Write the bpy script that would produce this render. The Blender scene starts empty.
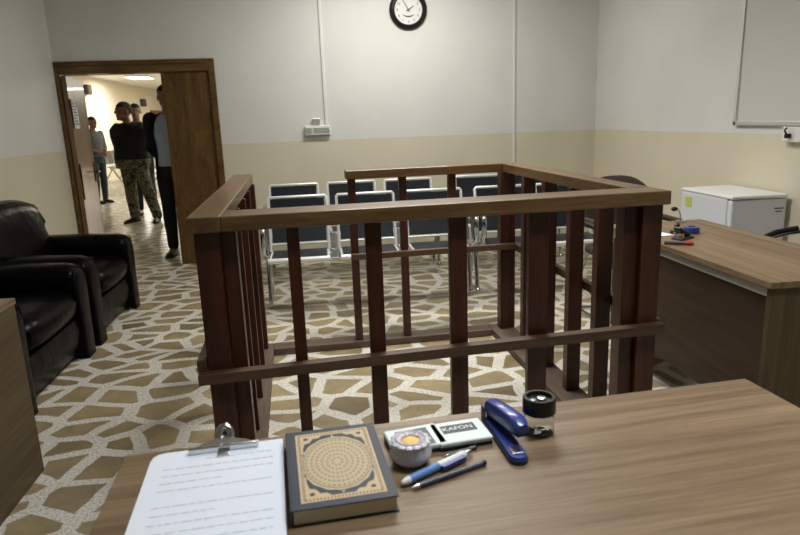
import bpy, bmesh, math, random
from mathutils import Vector, Matrix
random.seed(7)
PI = math.pi
S = bpy.context.scene
COL = S.collection

# ---------------------------------------------------------------- helpers
def newbm(): return bmesh.new()

def box(bm, x0, x1, y0, y1, z0, z1, bev=0.0, seg=2, M=None):
    vs = [bm.verts.new((x, y, z)) for x in (x0, x1) for y in (y0, y1) for z in (z0, z1)]
    F = [(0,1,3,2),(4,6,7,5),(0,4,5,1),(2,3,7,6),(0,2,6,4),(1,5,7,3)]
    fs = [bm.faces.new([vs[i] for i in f]) for f in F]
    if bev > 0:
        es = list({e for f in fs for e in f.edges})
        r = bmesh.ops.bevel(bm, geom=es, offset=bev, segments=seg, profile=0.5, affect='EDGES')
        vs = list({v for f in r['faces'] for v in f.verts} | {v for v in vs if v.is_valid})
    if M is not None:
        bmesh.ops.transform(bm, matrix=M, verts=[v for v in vs if v.is_valid])
    return vs

def loft(bm, rings, cap=True):
    """rings: list of lists of points of one length"""
    R = [[bm.verts.new(p) for p in r] for r in rings]
    n = len(R[0])
    for a, b in zip(R[:-1], R[1:]):
        for i in range(n):
            bm.faces.new((a[i], a[(i+1) % n], b[(i+1) % n], b[i]))
    if cap:
        bm.faces.new(list(reversed(R[0]))); bm.faces.new(R[-1])

def ell(c, rx, ry, n=20, z=None, rot=0):
    out = []
    for i in range(n):
        a = 2*PI*i/n; x, y = rx*math.cos(a), ry*math.sin(a)
        out.append((c[0]+x*math.cos(rot)-y*math.sin(rot), c[1]+x*math.sin(rot)+y*math.cos(rot), c[2]))
    return out

def tube(bm, pts, r, seg=10, rs=None, closed=False):
    pts = [Vector(p) for p in pts]; n = len(pts); rings = []; up = None
    for i, p in enumerate(pts):
        if closed: t = pts[(i+1) % n]-pts[i-1]
        else: t = pts[min(i+1, n-1)]-pts[max(i-1, 0)]
        t.normalize()
        if up is None:
            up = Vector((0,0,1)) if abs(t.z) < .9 else Vector((1,0,0))
        a = t.cross(up)
        if a.length < 1e-4: a = t.orthogonal()
        a.normalize(); b = a.cross(t); b.normalize(); up = b
        rr = rs[i] if rs else r
        rings.append([p+a*rr*math.cos(2*PI*k/seg)+b*rr*math.sin(2*PI*k/seg) for k in range(seg)])
    if closed:
        R = [[bm.verts.new(q) for q in r_] for r_ in rings]
        for j in range(n):
            A, B = R[j], R[(j+1) % n]
            for i in range(seg): bm.faces.new((A[i], A[(i+1) % seg], B[(i+1) % seg], B[i]))
    else: loft(bm, rings)

def lathe(bm, prof, c=(0,0,0), seg=40, wob=None):
    R = []
    for r, z in prof:
        ring = []
        for i in range(seg):
            a = 2*PI*i/seg; k = wob(a, r, z) if wob else 1
            ring.append(bm.verts.new((c[0]+r*k*math.cos(a), c[1]+r*k*math.sin(a), c[2]+z)))
        R.append(ring)
    for a, b in zip(R[:-1], R[1:]):
        for i in range(seg): bm.faces.new((a[i], a[(i+1) % seg], b[(i+1) % seg], b[i]))
    bm.faces.new(list(reversed(R[0]))); bm.faces.new(R[-1])

def sph(bm, c, rx, ry=None, rz=None, seg=20, M=None):
    ry = ry or rx; rz = rz or rx
    m = Matrix.Translation(c) @ (M or Matrix()) @ Matrix.Diagonal((rx, ry, rz, 1))
    bmesh.ops.create_uvsphere(bm, u_segments=seg, v_segments=max(8, seg*2//3), radius=1, matrix=m)

def arc(c, r, a0, a1, n, plane='yz'):
    out = []
    for i in range(n+1):
        a = math.radians(a0+(a1-a0)*i/n); u, v = r*math.cos(a), r*math.sin(a)
        out.append({'yz': (c[0], c[1]+u, c[2]+v), 'xz': (c[0]+u, c[1], c[2]+v), 'xy': (c[0]+u, c[1]+v, c[2])}[plane])
    return out

def obj(name, bm, mat, parent=None, smooth=None, label=None):
    bmesh.ops.recalc_face_normals(bm, faces=bm.faces[:])
    me = bpy.data.meshes.new(name); bm.to_mesh(me); bm.free()
    o = bpy.data.objects.new(name, me); COL.objects.link(o)
    if mat: me.materials.append(mat)
    if smooth is not None:
        for p in me.polygons: p.use_smooth = True
        me.set_sharp_from_angle(angle=math.radians(smooth))
    if parent: o.parent = parent
    if label: o['label'] = label
    return o

def tag(o, label, cat, group=None, kind=None):
    if label: o['label'] = label
    if cat: o['category'] = cat
    if group: o['group'] = group
    if kind: o['kind'] = kind
    return o

def thing(name, label, cat, loc=(0,0,0), rz=0, group=None):
    o = bpy.data.objects.new(name, None); COL.objects.link(o)
    o.empty_display_size = .1
    o.location = loc; o.rotation_euler = (0, 0, rz)
    return tag(o, label, cat, group)

def struct(name, bm, mat, parent=None, smooth=None):
    o = obj(name, bm, mat, parent, smooth)
    if not parent: o['kind'] = 'structure'
    return o

def kids(o): return [c for c in COL.objects if c.parent == o]
def copy_tree(o, parent=None):
    c = o.copy(); COL.objects.link(c)
    if parent: c.parent = parent
    for k in kids(o): copy_tree(k, c)
    return c

def remeshed(name, bm, mat, parent, voxel=.01, it=4):
    """fuse overlapping closed shapes into one continuous smooth surface"""
    bmesh.ops.recalc_face_normals(bm, faces=bm.faces[:])
    me = bpy.data.meshes.new('tmp'); bm.to_mesh(me); bm.free()
    t = bpy.data.objects.new('tmp', me); COL.objects.link(t)
    m = t.modifiers.new('r', 'REMESH'); m.mode = 'VOXEL'; m.voxel_size = voxel
    s = t.modifiers.new('s', 'SMOOTH'); s.factor = .5; s.iterations = it
    dg = bpy.context.evaluated_depsgraph_get(); dg.update()
    nm = bpy.data.meshes.new_from_object(t.evaluated_get(dg))
    bpy.data.objects.remove(t); bpy.data.meshes.remove(me)
    nm.name = name; nm.materials.clear(); nm.materials.append(mat)
    for p in nm.polygons: p.use_smooth = True
    o = bpy.data.objects.new(name, nm); COL.objects.link(o)
    o.parent = parent
    return o

# ---------------------------------------------------------------- materials
def mat(name, col=(.5,.5,.5), rough=.5, metal=0, spec=.5, coat=0, trans=0, ior=1.45):
    m = bpy.data.materials.new(name); m.use_nodes = True
    b = m.node_tree.nodes['Principled BSDF']
    b.inputs['Base Color'].default_value = (*col, 1)
    b.inputs['Roughness'].default_value = rough
    b.inputs['Metallic'].default_value = metal
    b.inputs['Specular IOR Level'].default_value = spec
    b.inputs['Coat Weight'].default_value = coat
    b.inputs['Transmission Weight'].default_value = trans
    b.inputs['IOR'].default_value = ior
    return m

def nd(m, t, **kw):
    n = m.node_tree.nodes.new(t)
    for k, v in kw.items():
        if k in n.inputs: n.inputs[k].default_value = v
        else: setattr(n, k, v)
    return n
def ln(m, a, b): m.node_tree.links.new(a, b)
def bsdf(m): return m.node_tree.nodes['Principled BSDF']

def ramp(m, stops, interp='LINEAR'):
    r = nd(m, 'ShaderNodeValToRGB'); e = r.color_ramp.elements
    r.color_ramp.interpolation = interp
    while len(e) < len(stops): e.new(.5)
    for el, (p, c) in zip(e, stops):
        el.position = p; el.color = (*c, 1)
    return r

def bump(m, src, strength=.2, dist=.01):
    b = nd(m, 'ShaderNodeBump'); b.inputs['Strength'].default_value = strength
    b.inputs['Distance'].default_value = dist
    ln(m, src, b.inputs['Height']); ln(m, b.outputs[0], bsdf(m).inputs['Normal'])

def wood(name, cols, axis='Z', scale=14, stretch=14, rough=.35, coat=.0, wav=0, spec=.5, bmp=.08):
    m = mat(name, rough=rough, coat=coat, spec=spec)
    tc = nd(m, 'ShaderNodeTexCoord'); mp = nd(m, 'ShaderNodeMapping')
    s = [scale]*3; s['XYZ'.index(axis)] = scale/stretch
    mp.inputs['Scale'].default_value = s
    ln(m, tc.outputs['Object'], mp.inputs[0])
    oi = nd(m, 'ShaderNodeObjectInfo'); ad = nd(m, 'ShaderNodeVectorMath', operation='ADD')
    sc = nd(m, 'ShaderNodeMath', operation='MULTIPLY'); sc.inputs[1].default_value = 37
    ln(m, oi.outputs['Random'], sc.inputs[0])
    ln(m, mp.outputs[0], ad.inputs[0]); ln(m, sc.outputs[0], ad.inputs[1])
    n1 = nd(m, 'ShaderNodeTexNoise', Scale=1.0, Detail=8.0, Roughness=.62, Distortion=.6)
    n2 = nd(m, 'ShaderNodeTexNoise', Scale=6.0, Detail=4.0, Roughness=.7)
    ln(m, ad.outputs[0], n1.inputs[0]); ln(m, ad.outputs[0], n2.inputs[0])
    mx = nd(m, 'ShaderNodeMix'); mx.inputs[0].default_value = .35
    ln(m, n1.outputs[0], mx.inputs[2]); ln(m, n2.outputs[0], mx.inputs[3])
    r = ramp(m, [(.3, cols[0]), (.5, cols[1]), (.7, cols[2])])
    ln(m, mx.outputs[0], r.inputs[0]); ln(m, r.outputs[0], bsdf(m).inputs['Base Color'])
    bump(m, mx.outputs[0], bmp, .004)
    return m

M = {}
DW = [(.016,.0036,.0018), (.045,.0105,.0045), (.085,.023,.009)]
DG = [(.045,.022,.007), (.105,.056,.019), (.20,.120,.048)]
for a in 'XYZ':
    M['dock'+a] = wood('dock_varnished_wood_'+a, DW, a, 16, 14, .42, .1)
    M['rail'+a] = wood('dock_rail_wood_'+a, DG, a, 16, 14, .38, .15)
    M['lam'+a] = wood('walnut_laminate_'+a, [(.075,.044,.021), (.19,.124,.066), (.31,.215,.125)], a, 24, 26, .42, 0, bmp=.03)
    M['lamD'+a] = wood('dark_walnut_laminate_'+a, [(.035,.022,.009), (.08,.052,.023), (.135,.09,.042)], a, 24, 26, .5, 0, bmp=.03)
    M['door'+a] = wood('door_wood_'+a, [(.030,.014,.004), (.115,.060,.016), (.20,.115,.034)], a, 9, 4, .4, .1)
M['crossX'] = wood('crossbar_wood_X', [(.038,.020,.010), (.075,.040,.022), (.12,.070,.042)], 'X', 16, 14, .5)
M['crossY'] = wood('crossbar_wood_Y', [(.038,.020,.010), (.075,.040,.022), (.12,.070,.042)], 'Y', 16, 14, .5)
M['dustX'] = wood('dusty_wood_X', [(.05,.032,.021), (.095,.064,.044), (.15,.11,.08)], 'X', 16, 10, .6)
M['dustY'] = wood('dusty_wood_Y', [(.05,.032,.021), (.095,.064,.044), (.15,.11,.08)], 'Y', 16, 10, .6)
M['leaf'] = wood('door_leaf_wood', [(.10,.05,.024), (.24,.14,.075), (.36,.235,.14)], 'Z', 7, 8, .3, .3)
M['leather'] = mat('black_leather', (.0022,.0022,.0026), .27, spec=.09, coat=.0)
m = M['leather']; tc = nd(m, 'ShaderNodeTexCoord'); n1 = nd(m, 'ShaderNodeTexNoise', Scale=9.0, Detail=6.0)
ln(m, tc.outputs['Object'], n1.inputs[0]); bump(m, n1.outputs[0], .35, .02)
M['steel'] = mat('brushed_steel', (.62,.64,.66), .25, 1)
M['silver'] = mat('silver_painted_frame', (.78,.80,.80), .3, .25)
M['chrome'] = mat('chrome', (.55,.56,.58), .15, 1)
M['pad'] = mat('black_blue_padding', (.012,.016,.024), .42)
M['black'] = mat('black_plastic', (.01,.01,.011), .35)
M['dkgrey'] = mat('dark_grey_plastic', (.06,.06,.065), .5)
M['white'] = mat('white_plastic', (.78,.78,.78), .4)
M['paper'] = mat('white_paper', (.78,.82,.90), .8)
M['ink'] = mat('grey_print', (.62,.65,.70), .8)
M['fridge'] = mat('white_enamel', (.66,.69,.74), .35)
M['fridgetop'] = mat('white_fridge_top', (.78,.80,.82), .4)  # fridge top, one even white slightly paler than the cabinet
M['whiteboard'] = mat('whiteboard_surface', (.60,.62,.61), .35)
M['alu'] = mat('aluminium', (.66,.67,.67), .35, .7)
M['aluw'] = mat('pale_edge_strip', (.5,.5,.48), .35, .3)
M['yellow'] = mat('yellow_sticker', (.50,.55,.12), .6)
M['navy'] = mat('navy_cover', (.032,.040,.062), .5)
M['gold'] = mat('tan_gilding', (.60,.44,.26), .55)
M['gold2'] = mat('pale_gilding', (.56,.45,.28), .55)
M['pages'] = mat('cream_pages', (.66,.60,.46), .8)
M['blue'] = mat('blue_plastic', (.030,.058,.27), .3, coat=.3)
M['navyp'] = mat('navy_plastic', (.012,.022,.09), .4)
M['padwhite'] = mat('pale_green_white_plastic', (.68,.76,.72), .4)
M['padgreen'] = mat('dark_green_label', (.07,.12,.11), .5)
M['red'] = mat('red_plastic', (.35,.02,.015), .4)
M['brown'] = mat('brown_upholstery', (.055,.036,.027), .8)
M['brass'] = mat('dark_brass', (.10,.07,.03), .4, .8)
M['wax'] = mat('orange_wax', (.95,.55,.18), .5)
M['glassw'] = mat('white_frosted_glass', (.80,.76,.82), .22, trans=.25, coat=.4)
M['clear'] = mat('clear_plastic', (.93,.95,.95), .06, trans=1, ior=1.18)
M['penblue'] = mat('pale_blue_grip', (.13,.25,.55), .4)
M['skin'] = mat('skin', (.30,.165,.11), .55)
M['hair'] = mat('dark_hair', (.012,.010,.009), .7)
M['greyhair'] = mat('grey_cropped_hair', (.06,.055,.05), .8)
M['eyew'] = mat('eye', (.25,.22,.2), .3)
M['suit'] = mat('black_suit_cloth', (.010,.012,.018), .85)
M['shirtblue'] = mat('pale_blue_shirt', (.42,.52,.70), .8)
M['jersey'] = mat('black_jersey', (.010,.012,.014), .85)
M['jeans'] = mat('dark_jeans', (.03,.04,.055), .85)
M['greyshirt'] = mat('grey_shirt', (.13,.14,.15), .85)
M['tealshirt'] = mat('teal_shirt', (.03,.07,.08), .85)
M['shoe'] = mat('black_shoe', (.008,.008,.008), .35)

# camouflage
m = mat('camouflage_cloth', rough=.9); M['camo'] = m
tc = nd(m, 'ShaderNodeTexCoord'); n1 = nd(m, 'ShaderNodeTexNoise', Scale=17.0, Detail=2.0, Distortion=1.2)
ln(m, tc.outputs['Object'], n1.inputs[0])
r = ramp(m, [(0,(.025,.028,.018)), (.42,(.10,.12,.065)), (.50,(.25,.24,.17)), (.60,(.07,.055,.03))], 'CONSTANT')
ln(m, n1.outputs[0], r.inputs[0]); ln(m, r.outputs[0], bsdf(m).inputs['Base Color'])

# two-tone painted wall: pale upper, cream lower, edge at 1.215 m
def wallmat(name, upc, loc_, h=1.215):
    m = mat(name, rough=.55, spec=.3)
    g = nd(m, 'ShaderNodeNewGeometry'); sx = nd(m, 'ShaderNodeSeparateXYZ'); ln(m, g.outputs['Position'], sx.inputs[0])
    n0 = nd(m, 'ShaderNodeTexNoise', Scale=9.0, Detail=3.0); ln(m, g.outputs['Position'], n0.inputs[0])
    ma = nd(m, 'ShaderNodeMath', operation='MULTIPLY_ADD'); ma.inputs[1].default_value = .012; ln(m, n0.outputs[0], ma.inputs[0]); ln(m, sx.outputs[2], ma.inputs[2])
    gt = nd(m, 'ShaderNodeMath', operation='GREATER_THAN'); gt.inputs[1].default_value = h+.006; ln(m, ma.outputs[0], gt.inputs[0])
    mx = nd(m, 'ShaderNodeMix', data_type='RGBA'); mx.inputs[6].default_value = (*loc_, 1); mx.inputs[7].default_value = (*upc, 1)
    ln(m, gt.outputs[0], mx.inputs[0])
    n2 = nd(m, 'ShaderNodeTexNoise', Scale=1.7, Detail=5.0); ln(m, g.outputs['Position'], n2.inputs[0])
    r = ramp(m, [(.3, (.93,.93,.93)), (.7, (1,1,1))]); ln(m, n2.outputs[0], r.inputs[0])
    mu = nd(m, 'ShaderNodeMix', data_type='RGBA', blend_type='MULTIPLY'); mu.inputs[0].default_value = 1
    ln(m, mx.outputs[2], mu.inputs[6]); ln(m, r.outputs[0], mu.inputs[7]); ln(m, mu.outputs[2], bsdf(m).inputs['Base Color'])
    n3 = nd(m, 'ShaderNodeTexNoise', Scale=60.0, Detail=2.0); ln(m, g.outputs['Position'], n3.inputs[0]); bump(m, n3.outputs[0], .06, .004)
    return m
M['wall'] = wallmat('two_tone_wall_paint', (.74,.75,.74), (.70,.655,.52))
M['hallwall'] = mat('cream_hall_paint', (.76,.70,.56), .7)
M['ceil'] = mat('ceiling_paint', (.78,.77,.73), .8)

# crazy paving floor
m = mat('crazy_paving', rough=.3, spec=.5); M['floor'] = m
g = nd(m, 'ShaderNodeNewGeometry')
mp = nd(m, 'ShaderNodeMapping'); mp.inputs['Scale'].default_value = (4.2, 5.6, 0); mp.inputs['Rotation'].default_value = (0, 0, .35)
nw = nd(m, 'ShaderNodeTexNoise', Scale=1.9, Detail=1.0); ln(m, g.outputs['Position'], nw.inputs[0])
vw = nd(m, 'ShaderNodeVectorMath', operation='MULTIPLY_ADD'); vw.inputs[1].default_value = (.16, .14, 0)
ln(m, nw.outputs['Color'], vw.inputs[0]); ln(m, g.outputs['Position'], vw.inputs[2]); ln(m, vw.outputs[0], mp.inputs[0])
v1 = nd(m, 'ShaderNodeTexVoronoi', feature='DISTANCE_TO_EDGE', voronoi_dimensions='2D', Scale=1.0, Randomness=1.0)
v2 = nd(m, 'ShaderNodeTexVoronoi', feature='F1', voronoi_dimensions='2D', Scale=1.0, Randomness=1.0)
ln(m, mp.outputs[0], v1.inputs['Vector']); ln(m, mp.outputs[0], v2.inputs['Vector'])
nz = nd(m, 'ShaderNodeTexNoise', Scale=14.0, Detail=3.0); ln(m, g.outputs['Position'], nz.inputs[0])
ad = nd(m, 'ShaderNodeMath', operation='MULTIPLY_ADD'); ad.inputs[1].default_value = .09; ln(m, nz.outputs[0], ad.inputs[0]); ln(m, v1.outputs[0], ad.inputs[2])
sm = nd(m, 'ShaderNodeMapRange'); sm.inputs[1].default_value = .175; sm.inputs[2].default_value = .188; ln(m, ad.outputs[0], sm.inputs[0])
sc_ = nd(m, 'ShaderNodeSeparateColor'); ln(m, v2.outputs['Color'], sc_.inputs[0])
rs = ramp(m, [(0,(.23,.18,.10)), (.35,(.33,.265,.15)), (.6,(.27,.215,.13)), (.8,(.37,.30,.18)), (1,(.19,.145,.09))]); ln(m, sc_.outputs[0], rs.inputs[0])
ns = nd(m, 'ShaderNodeTexNoise', Scale=7.0, Detail=7.0, Roughness=.7, Distortion=1.0); ln(m, g.outputs['Position'], ns.inputs[0])
rn = ramp(m, [(.3,(.72,.72,.72)), (.7,(1.15,1.13,1.08))]); ln(m, ns.outputs[0], rn.inputs[0])
mu = nd(m, 'ShaderNodeMix', data_type='RGBA', blend_type='MULTIPLY'); mu.inputs[0].default_value = 1
ln(m, rs.outputs[0], mu.inputs[6]); ln(m, rn.outputs[0], mu.inputs[7])
sp = nd(m, 'ShaderNodeTexNoise', Scale=90.0, Detail=2.0, Roughness=.8); ln(m, g.outputs['Position'], sp.inputs[0])
rg = ramp(m, [(.36,(.36,.34,.29)), (.48,(.62,.60,.54)), (.62,(.74,.73,.68))]); ln(m, sp.outputs[0], rg.inputs[0])
mx = nd(m, 'ShaderNodeMix', data_type='RGBA'); ln(m, sm.outputs[0], mx.inputs[0]); ln(m, rg.outputs[0], mx.inputs[6]); ln(m, mu.outputs[2], mx.inputs[7])
ln(m, mx.outputs[2], bsdf(m).inputs['Base Color']); bump(m, ns.outputs[0], .08, .01)

def emis(name, col, s):
    m = mat(name, col, .5); b = bsdf(m)
    b.inputs['Emission Color'].default_value = (*col, 1); b.inputs['Emission Strength'].default_value = s
    return m
M['tubeglow'] = emis('lamp_diffuser', (1,.97,.9), 9)

# ---------------------------------------------------------------- the setting
XL, XR, YB, ZC, YF = -2.42, 2.995, 6.65, 3.05, -2.2
DXL, DXR, DZ = -2.40, -.985, 1.955     # door opening
HX0, HX1, HYE, HZ = -6.1, 3.2, 34, 2.85
bm = newbm(); box(bm, HX0-.3, XR+.4, YF-.2, HYE+.2, -.12, 0); struct('floor', bm, M['floor'])
bm = newbm(); box(bm, XL-.15, XR+.15, YF-.15, YB, ZC, ZC+.12); struct('ceiling', bm, M['ceil'])
bm = newbm(); box(bm, XL-.15, XL, YF-.15, YB, 0, ZC); struct('wall_left', bm, M['wall'])
bm = newbm(); box(bm, XR, XR+.15, YF-.15, YB, 0, ZC); struct('wall_right', bm, M['wall'])
bm = newbm(); box(bm, XL, XR, YF-.15, YF, 0, ZC); struct('wall_front', bm, M['wall'])
bm = newbm()
box(bm, DXR, XR+.15, YB, YB+.18, 0, ZC+.12)
box(bm, XL-.15, -2.435, YB, YB+.18, 0, ZC+.12)
box(bm, -2.435, DXR, YB, YB+.18, DZ, ZC+.12)
struct('wall_back', bm, M['wall'])
# hall beyond
bm = newbm(); box(bm, HX0-.15, HX0, YB, HYE, 0, HZ); struct('wall_hall_left', bm, M['hallwall'])
bm = newbm(); box(bm, HX1, HX1+.15, YB+.18, HYE, 0, HZ); struct('wall_hall_right', bm, M['hallwall'])
bm = newbm(); box(bm, HX0-.15, HX1+.15, HYE, HYE+.15, 0, HZ); struct('wall_hall_back', bm, M['hallwall'])
bm = newbm(); box(bm, HX0, XL-.15, YB, YB+.18, 0, HZ); struct('wall_hall_front', bm, M['hallwall'])
bm = newbm(); box(bm, HX0-.15, HX1+.15, YB+.18, HYE+.15, HZ, HZ+.12)
for k in range(4):      # ceiling beams
    pass
struct('ceiling_hall', bm, M['ceil'])

# door: frame, fixed small leaf, open main leaf
door = thing('door_1', None, None, (DXL, YB, 0)); door['kind'] = 'structure'
def dl(x0, x1, y0, y1, z0, z1): return (x0-DXL, x1-DXL, y0-YB, y1-YB, z0, z1)
bm = newbm()
box(bm, *dl(-2.418, -2.388, YB-.02, YB+.03, 0, 2.04), bev=.006)
box(bm, *dl(-.995, -.935, YB-.02, YB+.2, 0, 2.04), bev=.006)
box(bm, *dl(-2.388, -.995, YB-.02, YB+.2, 1.925, 2.04), bev=.006)
box(bm, *dl(-2.388, -.995, YB-.032, YB-.02, 2.0, 2.04), bev=.004)
obj('door_frame', bm, M['doorX'], door)
def leaf_panel(bm, w, h, t=.045):
    box(bm, 0, w, -t/2, t/2, .01, h, bev=.004)
    for s in (-1, 1):   # moulding strips around sunk panels
        y0, y1 = (s*t/2, s*(t/2+.008)); y0, y1 = min(y0, y1), max(y0, y1)
        z = [(.12, .85), (.98, h-.12)]
        for a, b in z:
            pass
bm = newbm(); box(bm, -1.44-DXL, -.997-DXL, .005, .05, .01, 1.93, bev=.005)
lf = obj('door_leaf', bm, M['doorZ'], door, label='narrow closed door leaf on the right')
bm = newbm(); box(bm, -1.45-DXL, -1.42-DXL, -.006, .005, .01, 1.93, bev=.002)
obj('cover_strip', bm, M['doorZ'], lf)
bm = newbm(); leaf_panel(bm, .86, 1.92)
lf2 = obj('door_leaf', bm, M['leaf'], door, label='wide door leaf standing open into the hall')
lf2.location = (-2.368-DXL, .055, 0); lf2.rotation_euler = (0, 0, math.radians(98.5))
# leaf local: +x along the leaf, the face towards the opening is -y
bm = newbm()
tube(bm, [(.80,-.03,.95), (.80,-.075,.95), (.68,-.075,.95)], .009)
box(bm, .78, .82, -.032, -.022, .84, 1.06, bev=.004)
obj('door_handle', bm, M['brass'], lf2, 40)
bm = newbm()
for z in (.25, 1.0, 1.65): tube(bm, [(.0,-.03,z-.05), (.0,-.03,z+.05)], .010)
box(bm, .01, .035, -.035, -.022, .72, 1.08, bev=.004)
obj('hinge', bm, M['brass'], lf2, 40)
nt = thing('paper_notice', 'pale paper notice pinned on the open wooden door leaf', 'notice', (-2.361, 6.705, 1.42), math.radians(98.5))
bm = newbm(); box(bm, .02, .27, -.031, -.0295, 0, .27); obj('sheet', bm, M['paper'], nt)
bm = newbm()
for k in range(7): box(bm, .05, .24-.03*(k % 3), -.0325, -.031, .04+.028*k, .05+.028*k)
box(bm, .04, .11, -.0325, -.031, .225, .25)
obj('print', bm, M['dkgrey'], nt)

# strip on floor below rear chairs (pale cable cover)
bm = newbm(); box(bm, -.48, 2.85, 5.775, 5.815, 0, .012, bev=.004)
tag(obj('cable_cover', bm, M['alu']), 'thin pale cable cover strip on the floor beneath the waiting seats', 'cable cover')

# ---------------------------------------------------------------- wall fittings
def text_mesh(name, s, size, material, parent, loc, rot, ext=.0004, align='CENTER', sx=1):
    cu = bpy.data.curves.new('t', 'FONT'); cu.body = s; cu.size = size; cu.extrude = ext
    cu.align_x = align; cu.align_y = 'CENTER'
    t = bpy.data.objects.new('t', cu); COL.objects.link(t)
    dg = bpy.context.evaluated_depsgraph_get(); dg.update()
    me = bpy.data.meshes.new_from_object(t.evaluated_get(dg)); bpy.data.objects.remove(t)
    me.transform(Matrix.Translation(loc) @ rot.to_4x4() @ Matrix.Diagonal((sx,1,1,1)))
    me.materials.clear(); me.materials.append(material); me.name = name
    o = bpy.data.objects.new(name, me); COL.objects.link(o); o.parent = parent
    return o
RX = Matrix.Rotation(PI/2, 3, 'X')

def text_bm(s, size, loc, rot, ext=.0004):
    pass
ck = thing('wall_clock', 'round black-rimmed wall clock with white face, above the cream band', 'clock', (.996, YB, 2.453))
bm = newbm()
prof = [(.14,-.012), (.140,-.03), (.155,-.042), (.178,-.036), (.19,-.018), (.19,0), (.14,0)]
R = [[bm.verts.new((r*math.cos(2*PI*i/48), z, r*math.sin(2*PI*i/48))) for i in range(48)] for r, z in prof]
for a, b in zip(R, R[1:]+R[:1]):
    for i in range(48): bm.faces.new((a[i], a[(i+1) % 48], b[(i+1) % 48], b[i]))
obj('rim', bm, M['black'], ck, 50)
bm = newbm(); loft(bm, [[(.143*math.cos(2*PI*i/48), y, .143*math.sin(2*PI*i/48)) for i in range(48)] for y in (-.001, -.014)])
face = obj('clock_face', bm, M['white'], ck)
nums = []
for h in range(1, 13):
    a = PI/2-2*PI*h/12
    t = text_mesh('numeral', str(h), .032, M['dkgrey'], face, (.112*math.cos(a), -.0155, .112*math.sin(a)), RX)
    nums.append(t)
bm = newbm()
pts = arc((0,-.0155,.03), .095, 232, 308, 12, 'xz')
for k in range(12):
    a, b = Vector(pts[k]), Vector(pts[k+1]); d = (b-a).normalized(); n = Vector((-d.z, 0, d.x))
    w = .012*math.sin(PI*(k+.7)/12.6)+.003
    vs = [bm.verts.new(p) for p in (a-n*w*.4, b-n*w*.4, b+n*w*.6, a+n*w*.6)]; bm.faces.new(vs)
obj('emblem', bm, mat('olive_print', (.13,.12,.05), .6), face)
def hand(bm, ang, L, w, y):
    a = PI/2-ang; d = Vector((math.cos(a), 0, math.sin(a))); n = Vector((-d.z, 0, d.x))
    q = [-d*.02-n*w, -d*.02+n*w, d*L+n*w*.5, d*L-n*w*.5]
    lo = [bm.verts.new(p+Vector((0,y,0))) for p in q]; hi = [bm.verts.new(p+Vector((0,y-.002,0))) for p in q]
    bm.faces.new(lo); bm.faces.new(hi)
    for i in range(4): bm.faces.new((lo[i], lo[(i+1) % 4], hi[(i+1) % 4], hi[i]))
bm = newbm(); hand(bm, math.radians(57), .068, .005, -.018); obj('hour_hand', bm, M['black'], ck)
bm = newbm(); hand(bm, math.radians(-30), .105, .004, -.021); obj('minute_hand', bm, M['black'], ck)

sb = thing('switch_box', 'wide white surface switch box on back wall under the left cable trunking', 'switch box', (.03, YB, 1.27))
bm = newbm(); box(bm, -.13, .125, -.05, 0, .0, .095, bev=.008); obj('housing', bm, M['white'], sb)
bm = newbm(); box(bm, -.12, -.06, -.056, -.05, .02, .075, bev=.003); box(bm, -.045, .115, -.054, -.05, .02, .075, bev=.002); obj('switch', bm, M['alu'], sb)
bm = newbm(); box(bm, -.05, .025, -.035, 0, .1, .165, bev=.005); obj('junction_block', bm, M['alu'], sb)
bm = newbm(); box(bm, .108, .134, YB-.018, YB, 1.368, ZC, bev=.003)
tag(obj('cable_trunking', bm, M['white']), 'vertical white cable trunking on back wall rising from the switch box', 'cable trunking')
bm = newbm(); box(bm, 2.08, 2.100, YB-.016, YB, 0.0, ZC, bev=.003)
tag(obj('cable_trunking', bm, M['white']), 'vertical white cable trunking on back wall right of the clock, running behind the dock', 'cable trunking')

wb = thing('whiteboard', 'large framed whiteboard on the right wall', 'whiteboard', (XR, 3.57, 1.27))
bm = newbm(); box(bm, -.018, 0, -1.7, .70, .02, 1.25); obj('panel', bm, M['whiteboard'], wb)
bm = newbm()
box(bm, -.03, 0, -1.72, .72, 0, .03, bev=.004); box(bm, -.03, 0, -1.72, .72, 1.22, 1.26, bev=.004)
box(bm, -.03, 0, .69, .72, 0, 1.26, bev=.004); box(bm, -.03, 0, -1.72, -1.69, 0, 1.26, bev=.004)
obj('frame', bm, M['alu'], wb)
sk = thing('wall_socket', 'white socket box with black plug on right wall under the whiteboard', 'socket', (XR-.001, 3.68, 1.17))
bm = newbm(); box(bm, -.045, 0, -.16, .09, 0, .095, bev=.006); obj('housing', bm, M['white'], sk)
bm = newbm(); box(bm, -.075, -.045, .0, .032, .025, .055, bev=.006); tube(bm, [(-.07,.016,.05), (-.085,.016,.075), (-.07,.016,.09)], .006); obj('plug', bm, M['black'], sk)

# ceiling lamps of the room (above the frame) and of the hall
def ceiling_lamp(x, y, z, lab, lx=1.2, ly=.30, power=60, col=(1,.96,.88), cat='ceiling lamp', group=None, spread=180):
    t = thing('ceiling_lamp', lab, cat, (x, y, z), 0, group)
    bm = newbm(); box(bm, -lx/2, lx/2, -ly/2, ly/2, -.05, 0, bev=.005); obj('housing', bm, M['white'], t)
    bm = newbm(); box(bm, -lx/2+.02, lx/2-.02, -ly/2+.02, ly/2-.02, -.056, -.05); obj('diffuser', bm, M['tubeglow'], t)
    L = bpy.data.lights.new('lamp_light', 'AREA'); L.shape = 'RECTANGLE'; L.size = lx; L.size_y = ly
    L.energy = power; L.color = col; L.spread = math.radians(spread)
    o = bpy.data.objects.new('lamp_light', L); COL.objects.link(o); o.location = (x, y, z-.07)
    return t
LAMPS = [(.75, 5.45, 40), (.8, 1.0, 19), (.75, 3.4, 39)]
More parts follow.
